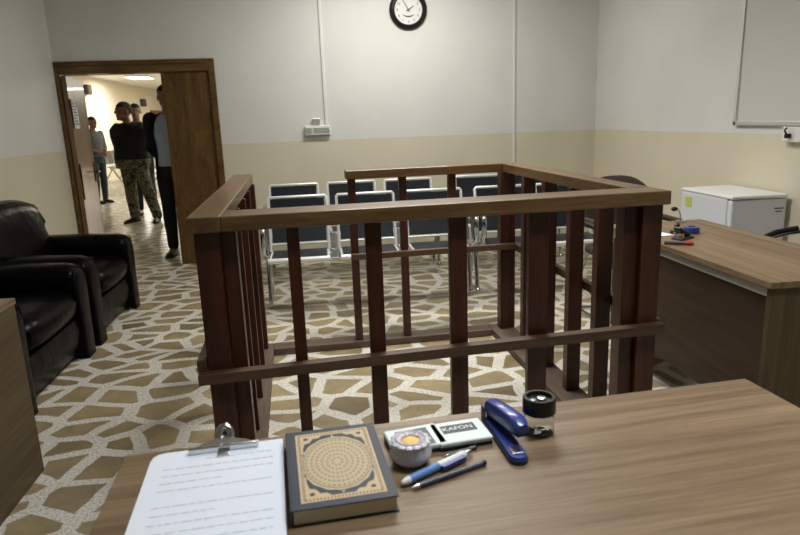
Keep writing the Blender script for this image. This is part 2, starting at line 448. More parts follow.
ceiling_lamp(LAMPS[0][0], LAMPS[0][1], ZC, 'white ceiling lamp above the front row of waiting benches', power=LAMPS[0][2])
ceiling_lamp(LAMPS[1][0], LAMPS[1][1], ZC, 'white ceiling lamp above the foreground desk', power=LAMPS[1][2], col=(.88,.95,1), spread=125)
ceiling_lamp(LAMPS[2][0], LAMPS[2][1], ZC, 'white ceiling lamp above the middle of the dock', power=LAMPS[2][2], spread=130)
ceiling_lamp(-4.85, 19.6, HZ, 'lit ceiling lamp panel on the hall ceiling seen over the door', lx=.6, ly=.9, power=130, col=(1,.93,.8))
for i, (x, y, pw, w) in enumerate([(-.6, 11.5, 45, 'added as fill just past'), (-1.0, 15.0, 150, 'well past'), (-1.5, 24.5, 260, 'far past')]):  # nearest one is an added unseen fill that brightens the hall floor
    ceiling_lamp(x, y, HZ, 'hall ceiling lamp %s the doorway, hidden by the wall' % w, lx=1.2, ly=.6, power=pw, col=(1,.93,.8))

# hall speakers and door on the left hall wall
spk = thing('wall_speaker', 'small dark wall speaker near the open door leaf in the hall', 'speaker', (HX0, 18.7, 2.34))
bm = newbm(); box(bm, 0, .14, -.15, .15, 0, .26, bev=.02); obj('cabinet', bm, M['dkgrey'], spk)
bm = newbm(); box(bm, .14, .15, -.12, .12, .03, .23, bev=.004); obj('grille', bm, M['brass'], spk)
s2 = copy_tree(spk); s2.location = (HX0, 24.4, 2.16); s2['label'] = 'small dark wall speaker further down the hall wall, near the red-brown door frame'
hd = thing('door_2', None, None, (HX0, 25.6, 0)); hd['kind'] = 'structure'
bm = newbm(); box(bm, 0, .06, -.1, 2.3, 0, 2.05, bev=.01); obj('door_frame', bm, mat('red_brown_frame', (.25,.09,.04), .5), hd)
bm = newbm(); box(bm, .04, .08, .1, 2.1, 0, 1.93, bev=.01); obj('door_leaf', bm, M['doorZ'], hd)

# ---------------------------------------------------------------- the dock
K = .82; CA = .03508
W, Lc, T = 2.0816*K, 2.1706*K, 1.4-.3511*K      # 1.707, 1.780, 1.112
dock = thing('witness_dock', 'dark red-brown wooden dock of open slats and wide top rails', 'dock', (-.5281*K, 2.5548*K, 0), CA)
RT, RW = .052, .152
def part(name, mt, *a, bev=.004, parent=dock, label=None):
    bm = newbm(); box(bm, *a, bev=bev); return obj(name, bm, M[mt], parent, label=label)
# side rails run full length, front and back rails butt between
RL, RR = .108, .088
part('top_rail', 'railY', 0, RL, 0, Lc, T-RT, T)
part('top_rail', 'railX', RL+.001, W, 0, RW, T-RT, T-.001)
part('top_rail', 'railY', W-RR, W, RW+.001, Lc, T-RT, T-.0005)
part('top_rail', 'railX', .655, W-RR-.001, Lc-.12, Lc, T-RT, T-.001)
# bottom rails, dusty
part('bottom_rail', 'dustY', 0, RW, 0.01, Lc, .0, .045)
part('bottom_rail', 'dustX', RW+.001, W-RW-.001, .01, .12, .0, .045)
part('bottom_rail', 'dustY', W-RW, W, .01, Lc, .0, .045)
part('bottom_rail', 'dustX', RW+.001, W-RW-.001, Lc-.12, Lc, .0, .045)
B0, B1 = .045, T-RT-.0005
def slat(a0, a1, b0, b1, lean=0):
    bm = newbm(); vs = box(bm, a0, a1, b0, b1, B0, B1, bev=.003)
    return obj('slat', bm, M['dockZ'], dock)
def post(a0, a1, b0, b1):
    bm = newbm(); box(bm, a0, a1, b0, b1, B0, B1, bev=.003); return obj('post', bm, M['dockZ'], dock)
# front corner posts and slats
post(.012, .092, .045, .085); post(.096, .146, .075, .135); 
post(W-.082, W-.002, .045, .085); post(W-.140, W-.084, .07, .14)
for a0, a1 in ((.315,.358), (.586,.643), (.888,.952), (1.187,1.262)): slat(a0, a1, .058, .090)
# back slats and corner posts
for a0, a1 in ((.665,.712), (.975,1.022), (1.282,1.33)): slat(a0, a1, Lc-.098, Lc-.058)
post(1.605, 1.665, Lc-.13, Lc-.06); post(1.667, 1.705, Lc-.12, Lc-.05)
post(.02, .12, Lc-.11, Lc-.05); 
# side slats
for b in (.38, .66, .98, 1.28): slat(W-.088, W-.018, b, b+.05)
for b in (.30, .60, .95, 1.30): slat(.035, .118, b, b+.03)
# crossbars
bm = newbm()
loft(bm, [[(x, .003, z0), (x, .044, z0), (x, .044, z0+.036), (x, .003, z0+.036)] for x, z0 in ((-.018, .531), (W*.5, .548), (W+.008, .562))])
obj('crossbar', bm, M['crossX'], dock)
part('crossbar', 'crossY', -.025, .010, .045, Lc-.02, .565, .607)
part('crossbar', 'crossY', W-.012, W+.022, .045, Lc-.02, .565, .607)
part('crossbar', 'crossX', .66, W-.0125, Lc-.165, Lc-.131, .578, .615)

# ---------------------------------------------------------------- foreground desk
ZD = .85; KD = .859
desk = thing('front_desk', 'walnut laminate desk in the foreground with clipboard and book on it', 'desk', (-.422*KD, 1.221*KD, 0), math.radians(3.6))
DWd = 1.218
bm = newbm(); box(bm, 0, DWd, -.80, 0, ZD-.028, ZD, bev=.002); obj('desktop', bm, M['lamX'], desk)
bm = newbm(); box(bm, .035, .06, -.76, -.05, 0, ZD-.029); obj('side_panel', bm, M['lamZ'], desk)
bm = newbm(); box(bm, DWd-.06, DWd-.035, -.76, -.05, 0, ZD-.029); obj('side_panel', bm, M['lamZ'], desk)
bm = newbm(); box(bm, .061, DWd-.061, -.09, -.07, .12, ZD-.029); obj('modesty_panel', bm, M['lamX'], desk)

# clipboard
def at(x, y): return (x*KD, y*KD)
cbx, cby = at(-.222, 1.062)
cb = thing('clipboard', 'clipboard with white printed sheets and a metal clip', 'clipboard', (cbx, cby, ZD), math.radians(3.8))
bm = newbm(); box(bm, -.113, .1095, -.30, .128, .0, .004, bev=.0015); obj('board', bm, wood('clipboard_brown', [(.10,.05,.03),(.16,.09,.05),(.2,.12,.07)], 'X', 30, 3), cb)
bm = newbm()
for k, (dx, cut) in enumerate(((.0, .008), (.001, .012), (-.001, .02))):
    z = .0042+.0012*k
    q = [(-.110+dx,-.29), (.1065+dx,-.29), (.1065+dx,.124-k*.001), (-.110+cut+dx,.124-k*.001), (-.110+dx,.124-cut*1.2)]
    loft(bm, [[(x, y, z) for x, y in q], [(x, y, z+.0008) for x, y in q]])
pp = obj('paper_sheets', bm, M['paper'], cb)
bm = newbm()
ytop = .085
for row in range(17):
    y = ytop-row*.0215
    if row in (5, 11): continue
    x = -.085; e = .09 if row % 4 != 3 else .01
    if row == 0: x, e = -.02, .09
    while x < e:
        w = random.uniform(.006, .02)
        box(bm, x, min(x+w, e), y-.0011+random.uniform(-.0006,.0006), y+.0011, .0077, .0079); x += w+.004
obj('printed_lines', bm, M['ink'], pp)
clip = newbm(); bm = clip
cx_, cy_ = .006, .116
box(bm, -.056+cx_, .060+cx_, cy_-.014, cy_-.006, .008, .018, bev=.002)
# rounded sloping plate
q = [(-.050,-.008), (.054,-.008), (.040,.002), (.020,.008), (.016,.016), (-.012,.016), (-.016,.008), (-.036,.002)]
loft(bm, [[(x+cx_, y+cy_, .013+.25*(y+.008)) for x, y in q], [(x+cx_, y+cy_, .0155+.25*(y+.008)) for x, y in q]])
box(bm, cx_-.008, cx_+.012, cy_-.03, cy_-.012, .008, .011, bev=.001)
cl = obj('clip', bm, M['steel'], cb, 40)
bm = newbm()
pts = [(cx_+.002+.0105*math.sin(t), cy_+.020+.010*math.cos(t)*.8, .022+.011*math.cos(t)) for t in [2*PI*i/20 for i in range(20)]]
tube(bm, pts, .0068, 8, closed=True); obj('hanging_ring', bm, M['chrome'], cl, 60)

# ornate book
bk = thing('ornate_book', 'thick navy book with tan medallion cover beside the clipboard', 'book', (*at(.0015, 1.062), ZD), math.radians(4.2))
bw, bl, bt = .152, .232, .026
bm = newbm()
box(bm, -bw/2, bw/2, -bl/2, bl/2, 0, .0025, bev=.0008); box(bm, -bw/2, bw/2, -bl/2, bl/2, bt-.0025, bt, bev=.0008)
box(bm, -bw/2-.002, -bw/2+.002, -bl/2, bl/2, 0, bt, bev=.0008)
obj('cover', bm, M['navy'], bk)
bm = newbm(); box(bm, -bw/2+.002, bw/2-.003, -bl/2+.002, bl/2-.002, .0025, bt-.0025); obj('page_block', bm, M['pages'], bk)
bm = newbm(); zt = bt
def flat(bm, pts, z, h=.0003):
    loft(bm, [[(x, y, z) for x, y in pts], [(x, y, z+h) for x, y in pts]])
IX, IY = bw/2-.014, bl/2-.014
def frame(bm, x, y, w, z):
    flat(bm, [(-x,-y),(x,-y),(x,-y+w),(-x,-y+w)], z); flat(bm, [(-x,y-w),(x,y-w),(x,y),(-x,y)], z)
    flat(bm, [(-x,-y+w),(-x+w,-y+w),(-x+w,y-w),(-x,y-w)], z); flat(bm, [(x-w,-y+w),(x,-y+w),(x,y-w),(x-w,y-w)], z)
frame(bm, IX, IY, .011, zt)
# spandrels: corners concave towards the medallion
MX, MY = IX-.004, IY-.020
for sx in (-1, 1):
    for sy in (-1, 1):
        c = (sx*(IX-.008), sy*(IY-.008)); pts = [c]
        for k in range(9):
            a = math.radians(14+62*k/8)
            px, py = (MX+.008)*math.cos(a), (MY+.010)*math.sin(a)
            px, py = min(px, IX-.010), min(py, IY-.010)
            wv = 1+.03*math.cos(k*PI)
            pts.append((sx*px*wv, sy*py*wv))
        if sx*sy < 0: pts.reverse()
        flat(bm, pts, zt+.0001, .0003)
obj('gilt_border', bm, M['gold'], bk)
bm = newbm()
n = 34
for k in range(n):     # little beads along the border
    for s in (-1, 1):
        y = -IY+.006+(2*IY-.012)*k/(n-1)
        flat(bm, [(s*(IX-.0055)-.0022, y-.0008), (s*(IX-.0055)+.0022, y-.0008), (s*(IX-.0055)+.0022, y+.0008), (s*(IX-.0055)-.0022, y+.0008)], zt+.0003)
for k in range(22):
    for s in (-1, 1):
        x = -IX+.008+(2*IX-.016)*k/21
        flat(bm, [(x-.0008, s*(IY-.0055)-.0022), (x+.0008, s*(IY-.0055)-.0022), (x+.0008, s*(IY-.0055)+.0022), (x-.0008, s*(IY-.0055)+.0022)], zt+.0003)
for sx in (-1, 1):
    for sy in (-1, 1): flat(bm, [(sx*(IX-.017)+.004*math.cos(t), sy*(IY-.019)+.004*math.sin(t)) for t in [2*PI*i/10 for i in range(10)]], zt+.0004)
obj('border_ornament', bm, M['navy'], bk)
bm = newbm()
def er(f, wob=0, n=64): return [(MX*f*(1+wob*math.cos(16*2*PI*i/n))*math.cos(2*PI*i/n), MY*f*(1+wob*math.cos(16*2*PI*i/n))*math.sin(2*PI*i/n)) for i in range(n)]
flat(bm, er(.99, .012), zt+.0001)
flat(bm, [(-.004, MY*.97), (.004, MY*.97), (0, MY*1.09)], zt+.0001); flat(bm, [(.004, -MY*.97), (-.004, -MY*.97), (0, -MY*1.09)], zt+.0001)
md = obj('medallion', bm, M['gold2'], bk)
bm = newbm()
for f, cnt in ((.90, 0), (.84, 40), (.70, 36), (.56, 30), (.42, 24), (.28, 16), (.14, 8)):
    if cnt == 0:
        a, b = er(.93), er(.905)
        for i in range(64): flat(bm, [a[i], a[(i+1) % 64], b[(i+1) % 64], b[i]], zt+.0004, .0001)
        continue
    for k in range(cnt):
        t = 2*PI*(k+.5*(cnt % 4 == 0))/cnt; d = PI/cnt*.42
        pts = [(MX*(f+.055)*math.cos(t), MY*(f+.055)*math.sin(t)), (MX*f*math.cos(t+d), MY*f*math.sin(t+d)), (MX*(f-.05)*math.cos(t), MY*(f-.05)*math.sin(t)), (MX*f*math.cos(t-d), MY*f*math.sin(t-d))]
        flat(bm, pts, zt+.0004, .0001)
        t2 = t+PI/cnt
        pts = [(MX*(f+.05)*math.cos(t2), MY*(f+.05)*math.sin(t2)), (MX*(f+.05)*math.cos(t2+d*.4), MY*(f+.05)*math.sin(t2+d*.4)), (MX*(f-.05)*math.cos(t2+d*.4), MY*(f-.05)*math.sin(t2+d*.4)), (MX*(f-.05)*math.cos(t2), MY*(f-.05)*math.sin(t2))]
        flat(bm, pts, zt+.0004, .0001)
obj('petal_tracery', bm, mat('brown_tracery', (.26,.18,.11), .6), md)

# frosted glass tealight
tl = thing('tealight_holder', 'round frosted white glass candle holder with orange centre', 'candle holder', (*at(.142, 1.086), ZD))
bm = newbm()
wob = lambda a, r, z: 1+(.008*math.cos(14*a) if z > .03 else 0)
lathe(bm, [(.014,0), (.024,.002), (.033,.012), (.035,.02), (.031,.032), (.027,.041), (.024,.044), (.020,.041), (.018,.036), (.0175,.030)], seg=72, wob=wob)
gl = obj('glass_bowl', bm, M['glassw'], tl, 60)
bm = newbm()
for k in range(14):
    a = 2*PI*k/14; sph(bm, (.0245*math.cos(a), .0245*math.sin(a), .0395), .0098, .0085, .0026, 12, Matrix.Rotation(a, 4, 'Z'))
obj('petal_rim', bm, M['glassw'], gl, 60)
bm = newbm(); lathe(bm, [(.0165,.0305), (.0165,.037), (.013,.0395), (.004,.0405)], seg=24); obj('wax', bm, M['wax'], tl, 60)
 
# stamp pads
def stamp_pad(x, y, rz, lab, darkwin, w=.096, l=.075):
    t = thing('stamp_pad', lab, 'stamp pad', (*at(x, y), ZD), rz, None)
    bm = newbm(); box(bm, -w/2+.001, w/2-.001, -l/2+.001, l/2-.001, 0, .006, bev=.002); obj('base', bm, M['navyp'], t)
    bm = newbm(); box(bm, -w/2, w/2, -l/2, l/2, .006, .015, bev=.003); lid = obj('lid', bm, M['padwhite'], t)
    if darkwin:
        bm = newbm(); box(bm, -.03, .027, -l/2+.004, l/2-.012, .0149, .0156); obj('window', bm, M['padgreen'], lid)
    else:
        bm = newbm(); box(bm, -.031, .031, -.006, .022, .0149, .0156); lb = obj('label_plate', bm, M['dkgrey'], lid)
        text_mesh('lettering', 'KAFON', .0165, M['padwhite'], lb, (-.002, .008, .0158), Matrix.Identity(3), ext=.0001)
    return t
stamp_pad(.160, 1.150, math.radians(9), 'white stamp pad with dark green window, behind the candle holder', True)
stamp_pad(.254, 1.158, math.radians(6.5), 'white stamp pad with a small dark lettered label, left of the stapler', False)

# pens
def pen(x0, y0, x1, y1, z, r, lab, big):
    a = Vector((*at(x0, y0), 0)); b = Vector((*at(x1, y1), 0)); L = (b-a).length; d = b-a
    t = thing('pen', lab, 'pen', (a.x, a.y, ZD), math.atan2(d.y, d.x))
    P_ = lambda *s: [(u*L, 0, r+.0003) for u in s]
    if big:
        bm = newbm(); tube(bm, P_(0,.06,.10), 0, 14, rs=[r*.45, r*.9, r]); obj('tip', bm, M['white'], t, 50)
        bm = newbm(); tube(bm, P_(.10,.14,.46,.5), 0, 14, rs=[r*.95, r*1.05, r, r*.95]); obj('grip', bm, M['penblue'], t, 50)
        bm = newbm(); tube(bm, P_(.5,.52,.86,.9), 0, 14, rs=[r*.95, r, r, r*.8]); obj('barrel', bm, M['white'], t, 50)
        bm = newbm(); tube(bm, P_(.9,.93,.99,1), 0, 12, rs=[r*.5, r*.55, r*.55, r*.4]); obj('push_button', bm, M['steel'], t, 50)
        bm = newbm(); box(bm, L*.50, L*.84, -r*1.9, -r*.75, r*.5, r*1.6, bev=.0012); obj('pocket_clip', bm, M['blue'], t)
    else:
        bm = newbm(); tube(bm, P_(0,.05,.1), 0, 12, rs=[r*.3, r*.8, r]); obj('tip', bm, M['steel'], t, 50)
        bm = newbm(); tube(bm, P_(.1,.95), r, 12); obj('barrel', bm, mat('smoky_barrel', (.08,.09,.12), .25, trans=.2), t, 50)
        bm = newbm(); tube(bm, P_(.95,.96,1), 0, 12, rs=[r*1.15, r*1.2, r]); obj('cap', bm, M['black'], t, 50)
pen(.113, 1.003, .262, 1.090, 0, .0068, 'thick blue and white click pen lying behind the slim dark pen', True)
pen(.128, .989, .278, 1.048, 0, .0042, 'slim dark capped pen lying nearest the desk front', False)
pen(.205, 1.083, .275, 1.108, 0, .0036, 'short grey pen half hidden behind the thick blue and white pen', False)

# stapler
st = thing('stapler', 'open blue stapler between the lettered stamp pad and the clear jar', 'stapler', (*at(.338, 1.15), ZD), math.radians(2.5))
def rr(hw, y0, y1, n=8):   # stadium outline
    o = [(hw*math.cos(PI*k/n), y1-hw+hw*math.sin(PI*k/n)) for k in range(n+1)]
    o += [(-hw*math.cos(PI*k/n), y0+hw-hw*math.sin(PI*k/n)) for k in range(n+1)]
    return o
bm = newbm(); o_ = rr(.0165, -.102, .078)
loft(bm, [[(x, y, 0) for x, y in o_], [(x, y, .006) for x, y in o_], [(x*.86, y*.98, .009) for x, y in o_]])
obj('base', bm, M['navyp'], st, 30)
bm = newbm(); o_ = rr(.0135, -.098, .070)
loft(bm, [[(x, y, .0092) for x, y in o_], [(x, y, .012) for x, y in o_]])
obj('base_cushion', bm, M['blue'], st, 30)
bm = newbm(); box(bm, -.010, .010, -.086, -.062, .0122, .0145, bev=.001); obj('anvil', bm, M['steel'], st)
Mh = Matrix.Translation((.0, .062, .0125)) @ Matrix.Rotation(math.radians(-5), 4, 'X') @ Matrix.Rotation(math.radians(9), 4, 'Z')
bm = newbm(); box(bm, -.008, .008, -.116, 0, 0.0, .008, bev=.001, M=Mh); obj('magazine', bm, M['navyp'], st)
bm = newbm()
rings = []
for y, hw, h in ((.004,.010,.014), (-.01,.0135,.024), (-.05,.0145,.026), (-.10,.015,.025), (-.112,.0145,.021), (-.122,.010,.014)):
    rings.append([Mh @ Vector((hw*x, y, .009+h*z)) for x, z in ((-1,0),(-1,.6),(-.8,.9),(-.4,1),(.4,1),(.8,.9),(1,.6),(1,0))])
loft(bm, rings); obj('arm', bm, M['blue'], st, 40)
bm = newbm()
box(bm, -.0145, -.0125, .048, .072, .006, .030, bev=.0008); box(bm, .0125, .0145, .048, .072, .006, .030, bev=.0008); tube(bm, [(-.015,.062,.020), (.015,.062,.020)], .003)
obj('hinge_bracket', bm, M['navyp'], st)

# clear jar with black lid
jr = thing('small_jar', 'small clear plastic jar with black screw lid at the desk edge', 'jar', (*at(.418, 1.150), ZD))
bm = newbm(); lathe(bm, [(.024,0), (.0265,.002), (.0265,.036), (.0235,.039), (.0235,.042), (.0218,.042), (.0218,.038), (.0248,.033), (.0248,.004), (.020,.003)], seg=40)
obj('jar_body', bm, M['clear'], jr, 40)
bm = newbm(); lathe(bm, [(.0272,.040), (.0288,.041), (.0288,.066), (.0272,.069), (.0225,.069), (.0215,.062), (.012,.061)], seg=48, wob=lambda a, r, z: 1+(.008*math.cos(36*a) if r > .027 else 0))
lid = obj('lid', bm, M['black'], jr, 40)
bm = newbm(); lathe(bm, [(.0075,.0612), (.0078,.0645), (.004,.065)], c=(.006,.004,0), seg=16); lathe(bm, [(.0045,.0612), (.0048,.0648), (.002,.065)], c=(-.012,-.003,0), seg=16)
obj('lid_boss', bm, M['steel'], lid, 40)
bm = newbm()
for k in range(7):
    a = k*2.1; r = .004+.002*k; box(bm, -.006, .006, -.0015, .0015, .0042, .0056, M=Matrix.Translation((r*math.cos(a), r*math.sin(a), 0)) @ Matrix.Rotation(k*1.3, 4, 'Z'))
obj('clips_inside', bm, M['steel'], jr)

# ---------------------------------------------------------------- left cabinet / desk end
ld = thing('side_desk', 'wooden laminate desk at the left edge, in front of the black armchairs', 'desk', (-1.575, 2.0, 0))
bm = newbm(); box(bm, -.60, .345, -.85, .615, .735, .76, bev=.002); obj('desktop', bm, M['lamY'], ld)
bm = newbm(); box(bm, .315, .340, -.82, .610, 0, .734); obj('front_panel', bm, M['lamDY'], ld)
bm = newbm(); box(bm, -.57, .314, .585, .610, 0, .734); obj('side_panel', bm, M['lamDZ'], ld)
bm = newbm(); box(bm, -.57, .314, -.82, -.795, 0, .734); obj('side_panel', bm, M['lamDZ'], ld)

# ---------------------------------------------------------------- right desk
rd = thing('office_desk', 'dark walnut desk to the right of the dock, before the fridge', 'desk', (1.93, 2.75, 0))
ox, oy = 1.93, 2.75
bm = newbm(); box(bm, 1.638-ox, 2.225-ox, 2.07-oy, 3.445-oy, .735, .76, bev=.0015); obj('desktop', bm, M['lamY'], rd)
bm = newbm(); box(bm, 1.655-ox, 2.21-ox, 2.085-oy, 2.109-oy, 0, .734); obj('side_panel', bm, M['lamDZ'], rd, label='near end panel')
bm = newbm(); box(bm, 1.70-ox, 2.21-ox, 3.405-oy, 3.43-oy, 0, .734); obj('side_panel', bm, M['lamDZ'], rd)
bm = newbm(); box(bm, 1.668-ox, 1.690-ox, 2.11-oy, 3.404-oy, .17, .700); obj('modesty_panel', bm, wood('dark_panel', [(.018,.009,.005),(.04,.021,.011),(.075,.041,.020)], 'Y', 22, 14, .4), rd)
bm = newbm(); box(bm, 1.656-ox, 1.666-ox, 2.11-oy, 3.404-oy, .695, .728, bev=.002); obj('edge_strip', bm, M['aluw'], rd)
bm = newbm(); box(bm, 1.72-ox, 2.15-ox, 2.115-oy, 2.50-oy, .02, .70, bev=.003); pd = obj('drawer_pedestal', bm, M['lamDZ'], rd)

# things on right desk
zt = .7605
t = thing('hole_punch', 'black hole punch lying on the far end of the office desk', 'hole punch', (1.80, 2.93, zt), .5)
bm = newbm(); box(bm, -.05, .06, -.03, .03, 0, .012, bev=.004); obj('base', bm, M['dkgrey'], t)
bm = newbm(); box(bm, -.055, .055, -.02, .02, 0, .018, bev=.006, M=Matrix.Translation((-.005,0,.028)) @ Matrix.Rotation(.45, 4, 'Y')); obj('lever', bm, M['black'], t)
bm = newbm(); tube(bm, [(-.03,-.022,.012), (-.03,-.022,.035)], .006); obj('punch_pin', bm, M['steel'], t)
bm = newbm(); tube(bm, [(-.03,.022,.012), (-.03,.022,.035)], .006); obj('punch_pin', bm, M['steel'], t)
t = thing('marker_pen', 'dark marker with a red cap in front of the black hole punch', 'pen', (1.70, 2.80, zt), -.5)
bm = newbm(); tube(bm, [(-.06,0,.009), (.03,0,.009)], .008); obj('barrel', bm, M['dkgrey'], t, 50)
bm = newbm(); tube(bm, [(.031,0,.009), (.07,0,.009)], .0092); obj('cap', bm, M['red'], t, 50)
t = thing('tape_roll', 'blue roll of tape standing behind the black hole punch', 'tape roll', (1.93, 3.06, zt))
bm = newbm(); lathe(bm, [(.03,0), (.04,.003), (.04,.032), (.03,.035)], seg=32); obj('tape', bm, M['blue'], t, 40)
bm = newbm(); lathe(bm, [(.018,.0352), (.02,.0372), (.016,.038)], seg=24); obj('core', bm, M['navyp'], t, 40)
t = thing('rubber_stamp', 'dark rubber stamp with round knob handle on office desk', 'stamp', (1.86, 3.08, zt), .3)
bm = newbm(); box(bm, -.035, .03, -.014, .014, 0, .016, bev=.003); obj('stamp_block', bm, M['black'], t)
bm = newbm(); lathe(bm, [(.006,.016), (.006,.03), (.014,.036), (.016,.044), (.010,.052), (.003,.054)], seg=20); obj('handle', bm, M['black'], t, 50)
t = thing('paper_sheet', 'white paper sheets under the black hole punch', 'paper', (1.80, 3.10, zt), .15)
bm = newbm(); box(bm, -.105, .03, -.14, .12, 0, .003); obj('sheets', bm, M['paper'], t); t.location = (1.76, 3.16, zt)
t = thing('desk_microphone', 'small black gooseneck microphone at the far end of the office desk', 'microphone', (2.06, 3.38, zt))
bm = newbm(); lathe(bm, [(.03,0), (.03,.008), (.012,.014)], seg=24); obj('base', bm, M['chrome'], t, 50)
bm = newbm(); tube(bm, [(0,0,.012), (-.005,0,.05), (-.02,-.005,.075), (-.035,-.01,.08)], .004); obj('gooseneck', bm, M['chrome'], t, 50)
bm = newbm(); sph(bm, (-.05,-.014,.082), .02, .014, .013); obj('windscreen', bm, M['black'], t, 60)

# ---------------------------------------------------------------- fridge
fr = thing('small_fridge', 'white compact fridge with a yellow sticker against the right wall', 'fridge', (2.585, 3.68, 0), .035)
fr.rotation_euler = (0, 0, math.radians(-1))
bm = newbm(); box(bm, .0, .375, 0.055, .59, .03, .83, bev=.012); obj('cabinet', bm, M['fridge'], fr)
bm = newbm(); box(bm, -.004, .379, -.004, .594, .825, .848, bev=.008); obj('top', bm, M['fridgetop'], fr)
bm = newbm(); box(bm, .0, .375, 0.0, .048, .05, .82, bev=.01); dr = obj('door', bm, M['fridge'], fr)
bm = newbm(); box(bm, .29, .355, -.002, .0005, .755, .762); box(bm, .30, .345, -.002, .0005, .735, .741); obj('badge', bm, M['dkgrey'], dr)
bm = newbm(); box(bm, -.0015, .0005, .45, .53, .72, .79); obj('sticker', bm, M['yellow'], fr)
bm = newbm()
for x in (.04, .335):
    for y in (.06, .54): lathe(bm, [(.015,0), (.015,.03)], c=(x,y,0), seg=12)
obj('feet', bm, M['black'], fr)

# ---------------------------------------------------------------- waiting benches
def make_seat(x0, w, parent):
    st = bpy.data.objects.new('seat', None); COL.objects.link(st); st.parent = parent
    # local: front at y=-.42, back top at y=.03
    bm = newbm()
    prof = [(-.405,.425), (-.36,.435), (-.2,.425), (-.05,.42)]
    box(bm, x0+.02, x0+w-.02, -.39, -.05, .412, .430, bev=.006); obj('seat_pad', bm, M['pad'], st)
    bm = newbm(); tube(bm, [(x0,-.405,.418), (x0+w,-.405,.418)], .021, 12)
    tube(bm, [(x0+.01,-.405,.412), (x0+.01,-.05,.410), ], .010); tube(bm, [(x0+w-.01,-.405,.412), (x0+w-.01,-.05,.410)], .010)
    obj('seat_frame', bm, M['silver'], st, 50)
    zb, zt_, yb, yt = .475, .835, -.045, .03
    bm = newbm()
    def Q(u, v): return Vector((x0+u*w, yb+(yt-yb)*v, zb+(zt_-zb)*v))
    r = .0115
    tube(bm, [Q(0,-.15)]+[Q(0,v) for v in (0,.5,.97)]+[Q(.02,1), Q(.98,1)]+[Q(1,v) for v in (.97,.5,0)]+[Q(1,-.15)], r, 10)
    tube(bm, [Q(0,0), Q(1,0)], r*.8, 8)
    obj('back_frame', bm, M['silver'], st, 50)
    bm = newbm()
    n = 8; ring = []
    for k in range(n+1):
        v = .04+.92*k/n; b = .010*math.sin(PI*k/n)
        ring.append([Q(.035,v)+Vector((0,b-.006,0)), Q(.965,v)+Vector((0,b-.006,0)), Q(.965,v)+Vector((0,b+.010,0)), Q(.035,v)+Vector((0,b+.010,0))])
    loft(bm, ring); obj('backrest', bm, M['pad'], st, 40)
    return st

def make_bench(name, label, loc, arms, seats):
    t = thing(name, label, 'waiting bench', loc, 0, 'steel waiting benches')
    for x in seats: make_seat(x, .452, t)
    a, b = arms
    bm = newbm(); box(bm, a-.01, b+.01, -.09, -.02, .350, .400, bev=.006); obj('beam', bm, M['steel'], t)
    for x in (a, b):
        bm = newbm()
        tube(bm, [(x,-.16,.40), (x,-.30,.44), (x,-.33,.50), (x,-.33,.57)] + arc((x,-.28,.60), .055, 170, 80, 6)[0:] + [(x,-.10,.66), (x,.0,.655)] + arc((x,.0,.615), .04, 90, -10, 5) + [(x,.03,.55), (x,-.02,.42)], .021, 10)
        obj('armrest', bm, M['chrome'], t, 60)
        bm = newbm()
        tube(bm, [(x,-.05,.37), (x,-.07,.32), (x,-.10,.10), (x,-.11,.03), (x,-.12,.016)], .017, 10)
        tube(bm, [(x,-.05,.37), (x,.0,.30), (x,.16,.06), (x,.20,.016)], .017, 10)
        obj('leg', bm, M['chrome'], t, 60)
    for x0, x1 in zip(seats[:-1], seats[1:]):
        g0, g1 = x0+.452, x1
        bm = newbm(); box(bm, g0+.012, g1-.012, -.36, .0, .398, .412, bev=.004); box(bm, g0+.015, g1-.015, -.04, .0, .41, .55, bev=.004)
        obj('seat_bracket', bm, M['steel'], t)
    return t
make_bench('waiting_bench', 'three-seat steel waiting bench in the front row, left of its pair, behind the dock', (-.40, 5.0, 0), (-.028, 1.578), (0, .533, 1.085))
make_bench('waiting_bench', 'steel waiting bench in the front row, partly behind the right side of the dock', (1.245, 5.0, 0), (.012, 1.02), (.03, .54)).location.x = 1.225
make_bench('waiting_bench', 'three-seat steel waiting bench against the back wall, left of its pair', (-.46, 6.02, 0), (-.028, 1.578), (0, .54, 1.085))
make_bench('waiting_bench', 'steel waiting bench against the back wall, nearest the room corner', (1.305, 6.02, 0), (-.018, 1.04), (.01, .53))

# benches in the hall
def hall_bench(x, y, lab):
    t = thing('hall_bench', lab, 'waiting bench', (x, y, 0), PI/2, 'steel benches in the hall')
    for k in range(3):
        x0 = k*.53
        bm = newbm(); box(bm, x0, x0+.47, -.40, 0, .42, .45, bev=.01); obj('seat', bm, M['steel'], t)
        bm = newbm(); box(bm, x0, x0+.47, -.012, .012, .0, .36, bev=.01, M=Matrix.Translation((0,.02,.48)) @ Matrix.Rotation(-.15, 4, 'X')); obj('backrest', bm, M['steel'], t)
    bm = newbm(); box(bm, 0, 1.53, -.22, -.16, .36, .42); obj('beam', bm, M['steel'], t)
    for u in (.1, 1.43):
        bm = newbm(); tube(bm, [(u,-.19,.38), (u,-.40,.02)], .02); tube(bm, [(u,-.19,.38), (u,.05,.02)], .02); obj('leg', bm, M['steel'], t)
    return t
hall_bench(-5.55, 17.6, 'steel waiting bench along the hall wall, nearer the doorway')
hall_bench(-5.55, 19.9, 'steel waiting bench along the hall wall, farther from the doorway')
hall_bench(-3.9, 14.3, 'steel waiting bench standing between the grey-shirted man and the soldier')

